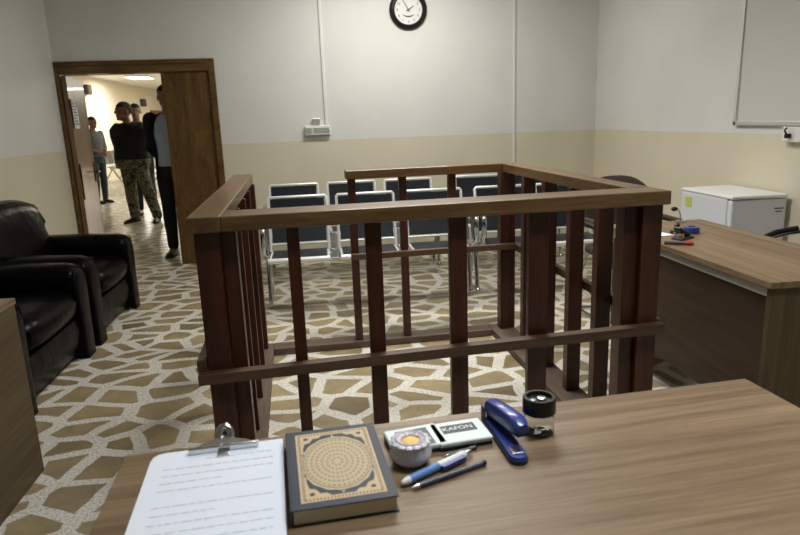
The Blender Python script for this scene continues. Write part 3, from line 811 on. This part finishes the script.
# ---------------------------------------------------------------- armchairs
def puffy(bm, x0, x1, y0, y1, z0, z1, r, M_=None): box(bm, x0, x1, y0, y1, z0, z1, bev=r, seg=5, M=M_)
def armchair(y0, y1, lab):
    # local: x from back (0) to front (.93), y from 0 to width
    w = y1-y0
    t = thing('leather_armchair', lab, 'armchair', (-2.43, y0, 0))
    D = .93
    bm = newbm(); box(bm, .08, D-.06, .03, w-.03, .05, .34, bev=.02, seg=3); obj('base', bm, M['leather'], t, 60)
    for s in (0, 1):
        ya, yb = (0, .215) if s == 0 else (w-.215, w)
        yc = (ya+yb)/2
        bm = newbm(); rings = []
        # outline of an arm in the y-z plane: pad that bulges over an upright side
        def out(k, dz=0):
            P_ = [(-.085,.04), (-.088,.30), (-.095,.42), (-.107,.50), (-.105,.558), (-.080,.598), (-.035,.614), (.035,.614), (.080,.598), (.105,.558), (.107,.50), (.095,.42), (.088,.30), (.085,.04)]
            return [(a*k, .04+(z-.04)*(1-(1-k)*.25)+dz) for a, z in P_]
        for x, k, dz in ((.02,.80,.0), (.06,.95,.0), (.3,1,.005), (.6,1,.0), (D-.09,1,-.012), (D-.045,.98,-.020), (D-.018,.92,-.030), (D-.004,.80,-.045), (D,.62,-.06)):
            rings.append([(x, yc+a, z) for a, z in out(k, dz)])
            # straight rake of the arm towards the front
        loft(bm, rings); ar = obj('armrest', bm, M['leather'], t, 40)
        bm = newbm()
        tube(bm, [(D-.016, yc+a*.93, z) for a, z in out(1, -.030)], .0035, 6); obj('piping', bm, M['leather'], ar, 60)
    # seat cushion, with a bulging rounded front that falls to the base
    bm = newbm(); rings = []
    for y, k in ((.217,.93), (.24,.99), (.36,1.02), (w/2,1.03), (w-.36,1.02), (w-.24,.99), (w-.217,.93)):
        P_ = [(.12,.28), (.12,.45), (.40,.452), (.70,.468), (.84,.462), (.91,.435), (.935,.385), (.925,.33), (.89,.295), (.80,.28)]
        rings.append([(.12+(x-.12)*k, y, .28+(z-.28)*k) for x, z in P_])
    loft(bm, rings); obj('seat_cushion', bm, M['leather'], t, 50)
    bm = newbm(); rings = []
    for y, k in ((.20,.96), (w/2,1.0), (w-.20,.96)):
        P_ = [(.80,.05), (.88,.05), (.905,.12), (.912,.20), (.90,.27), (.87,.285), (.80,.285)]
        rings.append([(.80+(x-.80)*k, y, z) for x, z in P_])
    loft(bm, rings); obj('front_panel', bm, M['leather'], t, 50)
    # backrest: leaning, arched top
    bm = newbm(); rings = []
    n = 16
    for k in range(n+1):
        u = -1+2*k/n; y = w/2+u*(w/2-.012)
        top = .93-.07*abs(u)**2.6-.05*(abs(u) > .93)
        th = .25*(1-.35*abs(u)**5)
        P_ = [(.04,.10), (.05,.60), (.09,top-.05), (.12,top), (.19,top+.005), (.26,top-.02), (.295,top-.09), (.10+th*1.05,.66), (.10+th*1.28,.52), (.10+th*1.35,.40), (.30,.10)]
        rings.append([(x, y, z) for x, z in P_])
    loft(bm, rings); br = obj('backrest', bm, M['leather'], t, 50)
    bm = newbm()
    tube(bm, [(.265, w/2+u*(w/2-.05), .900-.07*abs(u)**2.6) for u in [-1+2*k/14 for k in range(15)]], .006, 6); obj('piping', bm, M['leather'], br, 60)
    for x in (.14, D-.10):
        for y in (.08, w-.08):
            bm = newbm(); lathe(bm, [(.02,0), (.025,.05)], c=(x,y,0), seg=12); obj('foot', bm, M['black'], t, 60)
    return t
armchair(3.05, 4.16, 'black leather armchair nearer the camera, behind the left desk')
armchair(4.18, 5.24, 'black leather armchair farther back, nearer the doorway')

# ---------------------------------------------------------------- brown visitor chair and black chair
t = thing('visitor_chair', 'brown padded visitor chair with chrome frame behind the dock and office desk', 'chair', (2.09, 4.02, 0))
bm = newbm(); rings = []
for k in range(13):
    u = -1+2*k/12; top = .955-.10*abs(u)**3.0; bot = .56+.05*abs(u)**2; x = u*.24; yb_ = .27-.05*u*u
    rings.append([(x, yb_-.03, bot), (x, yb_-.035, (top+bot)/2), (x, yb_-.02, top-.02), (x, yb_+.0, top), (x, yb_+.025, top-.02), (x, yb_+.02, (top+bot)/2), (x, yb_+.015, bot)])
loft(bm, rings); obj('backrest', bm, M['brown'], t, 50)
bm = newbm(); box(bm, -.24, .24, -.24, .22, .42, .49, bev=.03, seg=4); obj('seat', bm, M['brown'], t, 50)
for s in (-1, 1):
    x = s*.27
    bm = newbm(); tube(bm, [(x,.20,.012), (x,-.20,.012), (x,-.24,.03), (x,-.25,.06), (x,-.22,.38), (x,-.225,.60), (x,-.20,.645), (x,-.16,.66), (x,.17,.66), (x,.215,.69), (s*.2,.22,.78)], .0125, 10)
    obj('chrome_frame', bm, M['chrome'], t, 60)
    bm = newbm(); box(bm, x-.02, x+.02, -.15, .13, .668, .69, bev=.008); obj('arm_pad', bm, M['brown'], t)
bm = newbm(); tube(bm, [(-.27,.20,.012), (.27,.20,.012)], .0125); obj('stretcher', bm, M['chrome'], t, 60); bm = newbm(); tube(bm, [(-.27,-.2,.40), (.27,-.2,.40)], .0125); obj('stretcher', bm, M['chrome'], t, 60)

t = thing('office_chair', 'black chair with curved chrome armrest at the right edge, by the fridge', 'chair', (2.48, 2.74, 0))
bm = newbm(); box(bm, -.26, .20, -.24, .24, .43, .50, bev=.03, seg=4); obj('seat', bm, M['black'], t, 50)
bm = newbm(); box(bm, .19, .26, -.23, .23, .52, 1.0, bev=.03, seg=4); obj('backrest', bm, M['black'], t, 50)
for s in (-1, 1):
    y = s*.27
    bm = newbm(); tube(bm, [(.20,y,.012), (-.20,y,.012), (-.25,y,.05), (-.24,y,.40), (-.255,y,.60), (-.25,y,.66), (-.18,y,.71), (-.05,y,.735), (.10,y,.75), (.24,y,.76)], .012, 10)
    obj('chrome_frame', bm, M['chrome'], t, 60)
    bm = newbm(); tube(bm, [(-.262,y,.662), (-.20,y,.710), (-.10,y,.746), (.02,y,.760)], .015, 10); obj('arm_pad', bm, M['black'], t, 60)
bm = newbm(); tube(bm, [(.2,-.27,.012), (.2,.27,.012)], .012); obj('stretcher', bm, M['chrome'], t, 60); bm = newbm(); tube(bm, [(-.2,-.27,.42), (-.2,.27,.42)], .012); obj('stretcher', bm, M['chrome'], t, 60)

# ---------------------------------------------------------------- people
def limb(bm, p, q, r0, r1, n=14):
    p, q = Vector(p), Vector(q)
    tube(bm, [p, p.lerp(q, .35), p.lerp(q, .7), q], 0, n, rs=[r0, r0+(r1-r0)*.25+.004, r0+(r1-r0)*.7, r1])
    sph(bm, p, r0, seg=14); sph(bm, q, r1, seg=14)
def person(label, loc, rz, h, J, style):
    """local frame: faces -y, x to its left-hand side (viewer's right when facing the viewer)"""
    t = thing('person', label, 'person', loc, rz)
    k = h/1.75
    V = lambda x, y, z: Vector((x*k, y*k, z*k))
    g = style.get('girth', 1.0)
    sh = {s: V(s*.185, 0, 1.42) for s in (-1, 1)}
    hipj = {s: V(s*.09, 0, .92) for s in (-1, 1)}
    kn = {s: V(*J['knee'][s]) for s in (-1, 1)}
    an = {s: V(*J['ankle'][s]) for s in (-1, 1)}
    el = {s: V(*J['elbow'][s]) for s in (-1, 1)}
    wr = {s: V(*J['wrist'][s]) for s in (-1, 1)}
    hd = J.get('head', (0, -.02, 1.645)); hrot = Matrix.Rotation(J.get('turn', 0), 4, 'Z')
    HC = V(*hd); hk = style.get('head', 1.06)
    def torso(bm, e=0.0, z0=.86, z1=1.46, open_=None):
        R_ = [(.86,.155,.105,0), (.95,.168,.12,0), (1.05,.155,.115,-.005), (1.15,.155,.115,-.008), (1.28,.175,.12,-.01), (1.38,.185,.11,0), (1.44,.155,.085,.005), (1.475,.07,.06,.008)]
        R_ = [r for r in R_ if z0-.001 <= r[0] <= z1+.04]
        loft(bm, [[(a, b, c) for a, b, c in ell((0, r[3]*k, r[0]*k), (r[1]*g+e)*k, (r[2]*g+e)*k, 24)] for r in R_])
    # body
    bm = newbm(); torso(bm)
    limb(bm, V(0,.01,1.42), V(*[hd[0]*.6, hd[1]*.6, 1.57]), .055*k, .052*k)
    for s in (-1, 1):
        limb(bm, hipj[s], kn[s], .082*k, .055*k); limb(bm, kn[s], an[s], .054*k, .036*k)
        f = J.get('toe', {}).get(s, (0, -1)); fd = Vector((f[0], f[1], 0)).normalized()
        limb(bm, an[s]+Vector((0,0,-.035*k)), an[s]+fd*.14*k+Vector((0,0,-.05*k)), .036*k, .028*k)
        limb(bm, sh[s], el[s], .052*k, .040*k); limb(bm, el[s], wr[s], .038*k, .026*k)
        # hand: palm and five fingers
        d = (wr[s]-el[s]).normalized(); pd = Vector(J.get('palm', {}).get(s, (s, 0, 0)))
        side = d.cross(pd).normalized(); nrm = side.cross(d).normalized()
        pc = wr[s]+d*.045*k
        tube(bm, [wr[s], wr[s]+d*.03*k, wr[s]+d*.085*k], 0, 10, rs=[.026*k, .033*k, .028*k])
        for i, (off, L) in enumerate(((-.027,.066), (-.009,.076), (.010,.072), (.027,.056))):
            b0 = wr[s]+d*.075*k+side*off*k; b1 = b0+(d*.9+nrm*.25).normalized()*L*.5*k; b2 = b1+(d*.5+nrm*.8).normalized()*L*.5*k
            tube(bm, [b0, b1, b2], 0, 8, rs=[.0095*k, .009*k, .0075*k])
        th0 = wr[s]+d*.025*k-side*.022*k
        tube(bm, [th0, th0+(d*.5-side*.8).normalized()*.035*k, th0+(d*.9-side*.45+nrm*.3).normalized()*.068*k], 0, 8, rs=[.013*k, .011*k, .009*k])
    # head
    H = Matrix.Translation(HC) @ hrot
    def hp(x, y, z): return H @ Vector((x*k*hk, y*k*hk, z*k*hk))
    sph(bm, HC+hrot.to_3x3() @ V(0, .012*hk, .02*hk), .076*k*hk, .094*k*hk, .088*k*hk, 24, hrot)
    sph(bm, HC+hrot.to_3x3() @ V(0, -.022*hk, -.045*hk), .055*k*hk, .064*k*hk, .070*k*hk, 20, hrot)
    sph(bm, hp(0,-.070,-.092), .024*k*hk, .020*k*hk, .018*k*hk, 12)
    tube(bm, [hp(0,-.082,.020), hp(0,-.100,-.012), hp(0,-.094,-.030)], 0, 8, rs=[.009*k*hk, .015*k*hk, .014*k*hk])
    tube(bm, [hp(-.022,-.083,-.058), hp(0,-.090,-.056), hp(.022,-.083,-.058)], .008*k*hk, 8)
    tube(bm, [hp(-.045,-.070,.032), hp(0,-.087,.034), hp(.045,-.070,.032)], .010*k*hk, 8)
    for s in (-1, 1): sph(bm, hp(s*.078,.012,-.012), .010*k*hk, .020*k*hk, .032*k*hk, 10, hrot)
    body = remeshed('body', bm, M['skin'], t, .009, 3)
    for s in (-1, 1):
        bm = newbm(); sph(bm, hp(s*.030,-.079,.012), .013*k*hk, .008*k*hk, .008*k*hk, 12, hrot); obj('eye', bm, M['eyew'], t, 60)
    # hair: cap over the skull, front and lower parts cut away
    bm = newbm(); sph(bm, (0,0,0), .082*k*hk, .099*k*hk, .096*k*hk, 28)
    dele = [v for v in bm.verts if v.co.z < (.030*k*hk if v.co.y < -.02*k*hk else (-.01*k*hk if v.co.y < .03*k*hk else -.055*k*hk))]
    bmesh.ops.delete(bm, geom=dele, context='VERTS')
    bmesh.ops.solidify(bm, geom=bm.faces[:], thickness=.006)
    bmesh.ops.transform(bm, matrix=Matrix.Translation(HC+hrot.to_3x3() @ V(0, .012*hk, .02*hk)) @ hrot, verts=bm.verts[:])
    obj('hair', bm, M[style.get('hair', 'hair')], t, 60)
    # trousers
    bm = newbm(); lw = style.get('leg', .012)
    loft(bm, [[p for p in ell((0, 0, z*k), rx*g*k, ry*g*k, 24)] for z, rx, ry in ((.82,.165,.115), (.92,.178,.128), (1.0,.166,.122), (1.03,.160,.119))])
    for s in (-1, 1):
        limb(bm, hipj[s]+V(0,0,-.02), kn[s], (.086+lw)*k, (.058+lw)*k); limb(bm, kn[s], an[s]+V(0,0,.02), (.058+lw)*k, (.045+lw)*k)
    remeshed('trousers', bm, M[style['trousers']], t, .012, 3)
    # belt
    bm = newbm(); loft(bm, [[p for p in ell((0, 0, z*k), .166*g*k, .125*g*k, 24)] for z in (1.01, 1.045)]); obj('belt', bm, M['black'], t, 60)
    # top
    def sleeves(bm, e=.014, cut=1.0):
        for s in (-1, 1):
            limb(bm, sh[s], el[s], (.054+e)*k, (.044+e)*k)
            if cut > 0: limb(bm, el[s], el[s].lerp(wr[s], cut), (.044+e)*k, (.030+e)*k)
    bm = newbm(); torso(bm, .014, .95, 1.44); sleeves(bm, .010, style.get('sleeve', .92))
    remeshed('shirt', bm, M[style['shirt']], t, .012, 3)
    bm = newbm()
    tube(bm, [(V(0,.008,1.475)+Vector((.062*k*math.cos(a), .058*k*math.sin(a), -.012*k*math.sin(-a)))) for a in [2*PI*i/16 for i in range(16)]], .012*k, 8, closed=True)
    obj('collar', bm, M[style['shirt']], t, 60)
    if style.get('jacket'):
        bm = newbm(); R_ = [(.80,.19,.135,0), (.95,.186,.138,0), (1.05,.176,.134,-.005), (1.15,.178,.134,-.008), (1.28,.198,.14,-.01), (1.38,.206,.13,0), (1.45,.165,.10,.005), (1.485,.085,.075,.012)]
        rows = []
        for z, rx, ry, oy_ in R_:
            gap = math.radians(42 if z < 1.3 else 34)
            rows.append([bm.verts.new((rx*k*math.cos(a), (oy_+ry*math.sin(a))*k, z*k)) for a in [-PI/2+gap+(2*PI-2*gap)*i/28 for i in range(29)]])
        for a, b in zip(rows[:-1], rows[1:]):
            for i in range(28): bm.faces.new((a[i], a[i+1], b[i+1], b[i]))
        bmesh.ops.solidify(bm, geom=bm.faces[:], thickness=.008)
        sleeves(bm, .024, .96); obj('jacket', bm, M[style['jacket']], t, 50)
    for s in (-1, 1):
        f = J.get('toe', {}).get(s, (0, -1)); fd = Vector((f[0], f[1], 0)).normalized(); sd = Vector((-fd.y, fd.x, 0))
        bm = newbm(); c = an[s].copy(); rings = []
        for u, w_, z1 in ((-.075,.022,.06), (-.06,.036,.085), (0,.042,.10), (.07,.045,.07), (.14,.046,.052), (.19,.034,.040), (.21,.016,.03)):
            o_ = c+fd*u*k
            rings.append([Vector((o_.x, o_.y, 0))+sd*a*w_*k+Vector((0,0,z*z1*k+.002)) for a, z in ((-1,0),(-1.05,.35),(-.75,.8),(-.3,1),(.3,1),(.75,.8),(1.05,.35),(1,0))])
        loft(bm, rings)
        if style.get('boot'): tube(bm, [c+Vector((0,0,-.02*k)), c+Vector((0,0,.14*k))], 0, 14, rs=[.046*k, .052*k])
        obj('shoe', bm, M['shoe'], t, 50)
    return t
st_knee = {-1: (-.10,-.015,.50), 1: (.10,-.015,.50)}
st_ank = {-1: (-.11,.02,.085), 1: (.11,.02,.085)}
hang_e = {-1: (-.235,.03,1.14), 1: (.235,.03,1.14)}; hang_w = {-1: (-.24,-.03,.90), 1: (.24,-.03,.90)}
# soldier: hands clasped behind the back, turned to the viewer's left
person('heavy-set person in black jersey and camouflage trousers, hands behind back, in the hall', (-2.74, 10.05, 0), math.radians(-18), 1.76,
    dict(head=(-.03,-.03,1.645), knee={-1: (-.08,-.02,.50), 1: (.20,-.02,.50)}, ankle={-1: (-.09,.02,.085), 1: (.28,.02,.085)},
         elbow={-1: (-.30,.10,1.16), 1: (.30,.10,1.16)}, wrist={-1: (-.07,.19,1.0), 1: (.07,.20,1.02)},
         palm={-1: (0,1,0), 1: (0,1,0)}, turn=math.radians(-35), toe={-1: (-.35,-1), 1: (.35,-1)}),
    dict(girth=1.55, head=1.2, trousers='camo', shirt='jersey', hair='greyhair', leg=.030, boot=True))
# man half hidden behind him
person('person with dark hair standing behind the one in camouflage trousers', (-2.86, 11.0, 0), math.radians(10), 1.78,
    dict(knee=st_knee, ankle=st_ank, elbow=hang_e, wrist=hang_w),
    dict(trousers='jeans', shirt='tealshirt'))
# man on the left, facing the viewer's right, hands clasped in front
person('person in grey shirt and dark jeans, hands clasped in front, beside the door leaf', (-4.22, 13.05, 0), math.radians(62), 1.64,
    dict(knee=st_knee, ankle=st_ank, elbow={-1: (-.235,-.01,1.13), 1: (.235,-.01,1.13)}, wrist={-1: (-.045,-.23,1.04), 1: (.045,-.24,1.01)},
         palm={-1: (0,1,0), 1: (0,1,0)}),
    dict(trousers='jeans', shirt='greyshirt', sleeve=.3))
# man in the dark suit just behind the small leaf
person('person in dark open jacket and pale blue shirt, half hidden by the closed door leaf', (-1.545, 7.22, 0), math.radians(-6), 1.83,
    dict(knee={-1: (-.10,-.01,.50), 1: (.10,-.02,.50)}, ankle=st_ank, elbow={-1: (-.215,.05,1.14), 1: (.24,.03,1.14)}, wrist={-1: (-.12,.17,.98), 1: (.13,.18,.98)}, palm={-1: (0,1,0), 1: (0,1,0)}),
    dict(trousers='suit', shirt='shirtblue', jacket='suit'))

# ---------------------------------------------------------------- world, camera
w = bpy.data.worlds.new('World'); S.world = w; w.use_nodes = True
w.node_tree.nodes['Background'].inputs[0].default_value = (.05,.055,.06,1)
w.node_tree.nodes['Background'].inputs[1].default_value = .3

pitch, roll, yaw, f = .230674214, -.0365766444, .12285022, 632.3506
Fv = Vector((math.sin(yaw)*math.cos(pitch), math.cos(yaw)*math.cos(pitch), -math.sin(pitch)))
Rv = Vector((math.cos(yaw), -math.sin(yaw), 0)); Uv = Rv.cross(Fv)
c, s = math.cos(roll), math.sin(roll)
R2 = Rv*c+Uv*s; U2 = -Rv*s+Uv*c
cam = bpy.data.cameras.new('camera'); co = bpy.data.objects.new('camera', cam); COL.objects.link(co)
co.matrix_world = Matrix(((R2.x, U2.x, -Fv.x, 0), (R2.y, U2.y, -Fv.y, 0), (R2.z, U2.z, -Fv.z, 1.4), (0, 0, 0, 1)))
cam.sensor_width = 36; cam.lens = f/800*36; cam.clip_start = .05; cam.clip_end = 100
cam.dof.use_dof = True; cam.dof.focus_distance = 2.6; cam.dof.aperture_fstop = 7.0
S.camera = co
S.view_settings.view_transform = 'Standard'; S.view_settings.look = 'None'
S.view_settings.exposure = 0; S.view_settings.gamma = 1
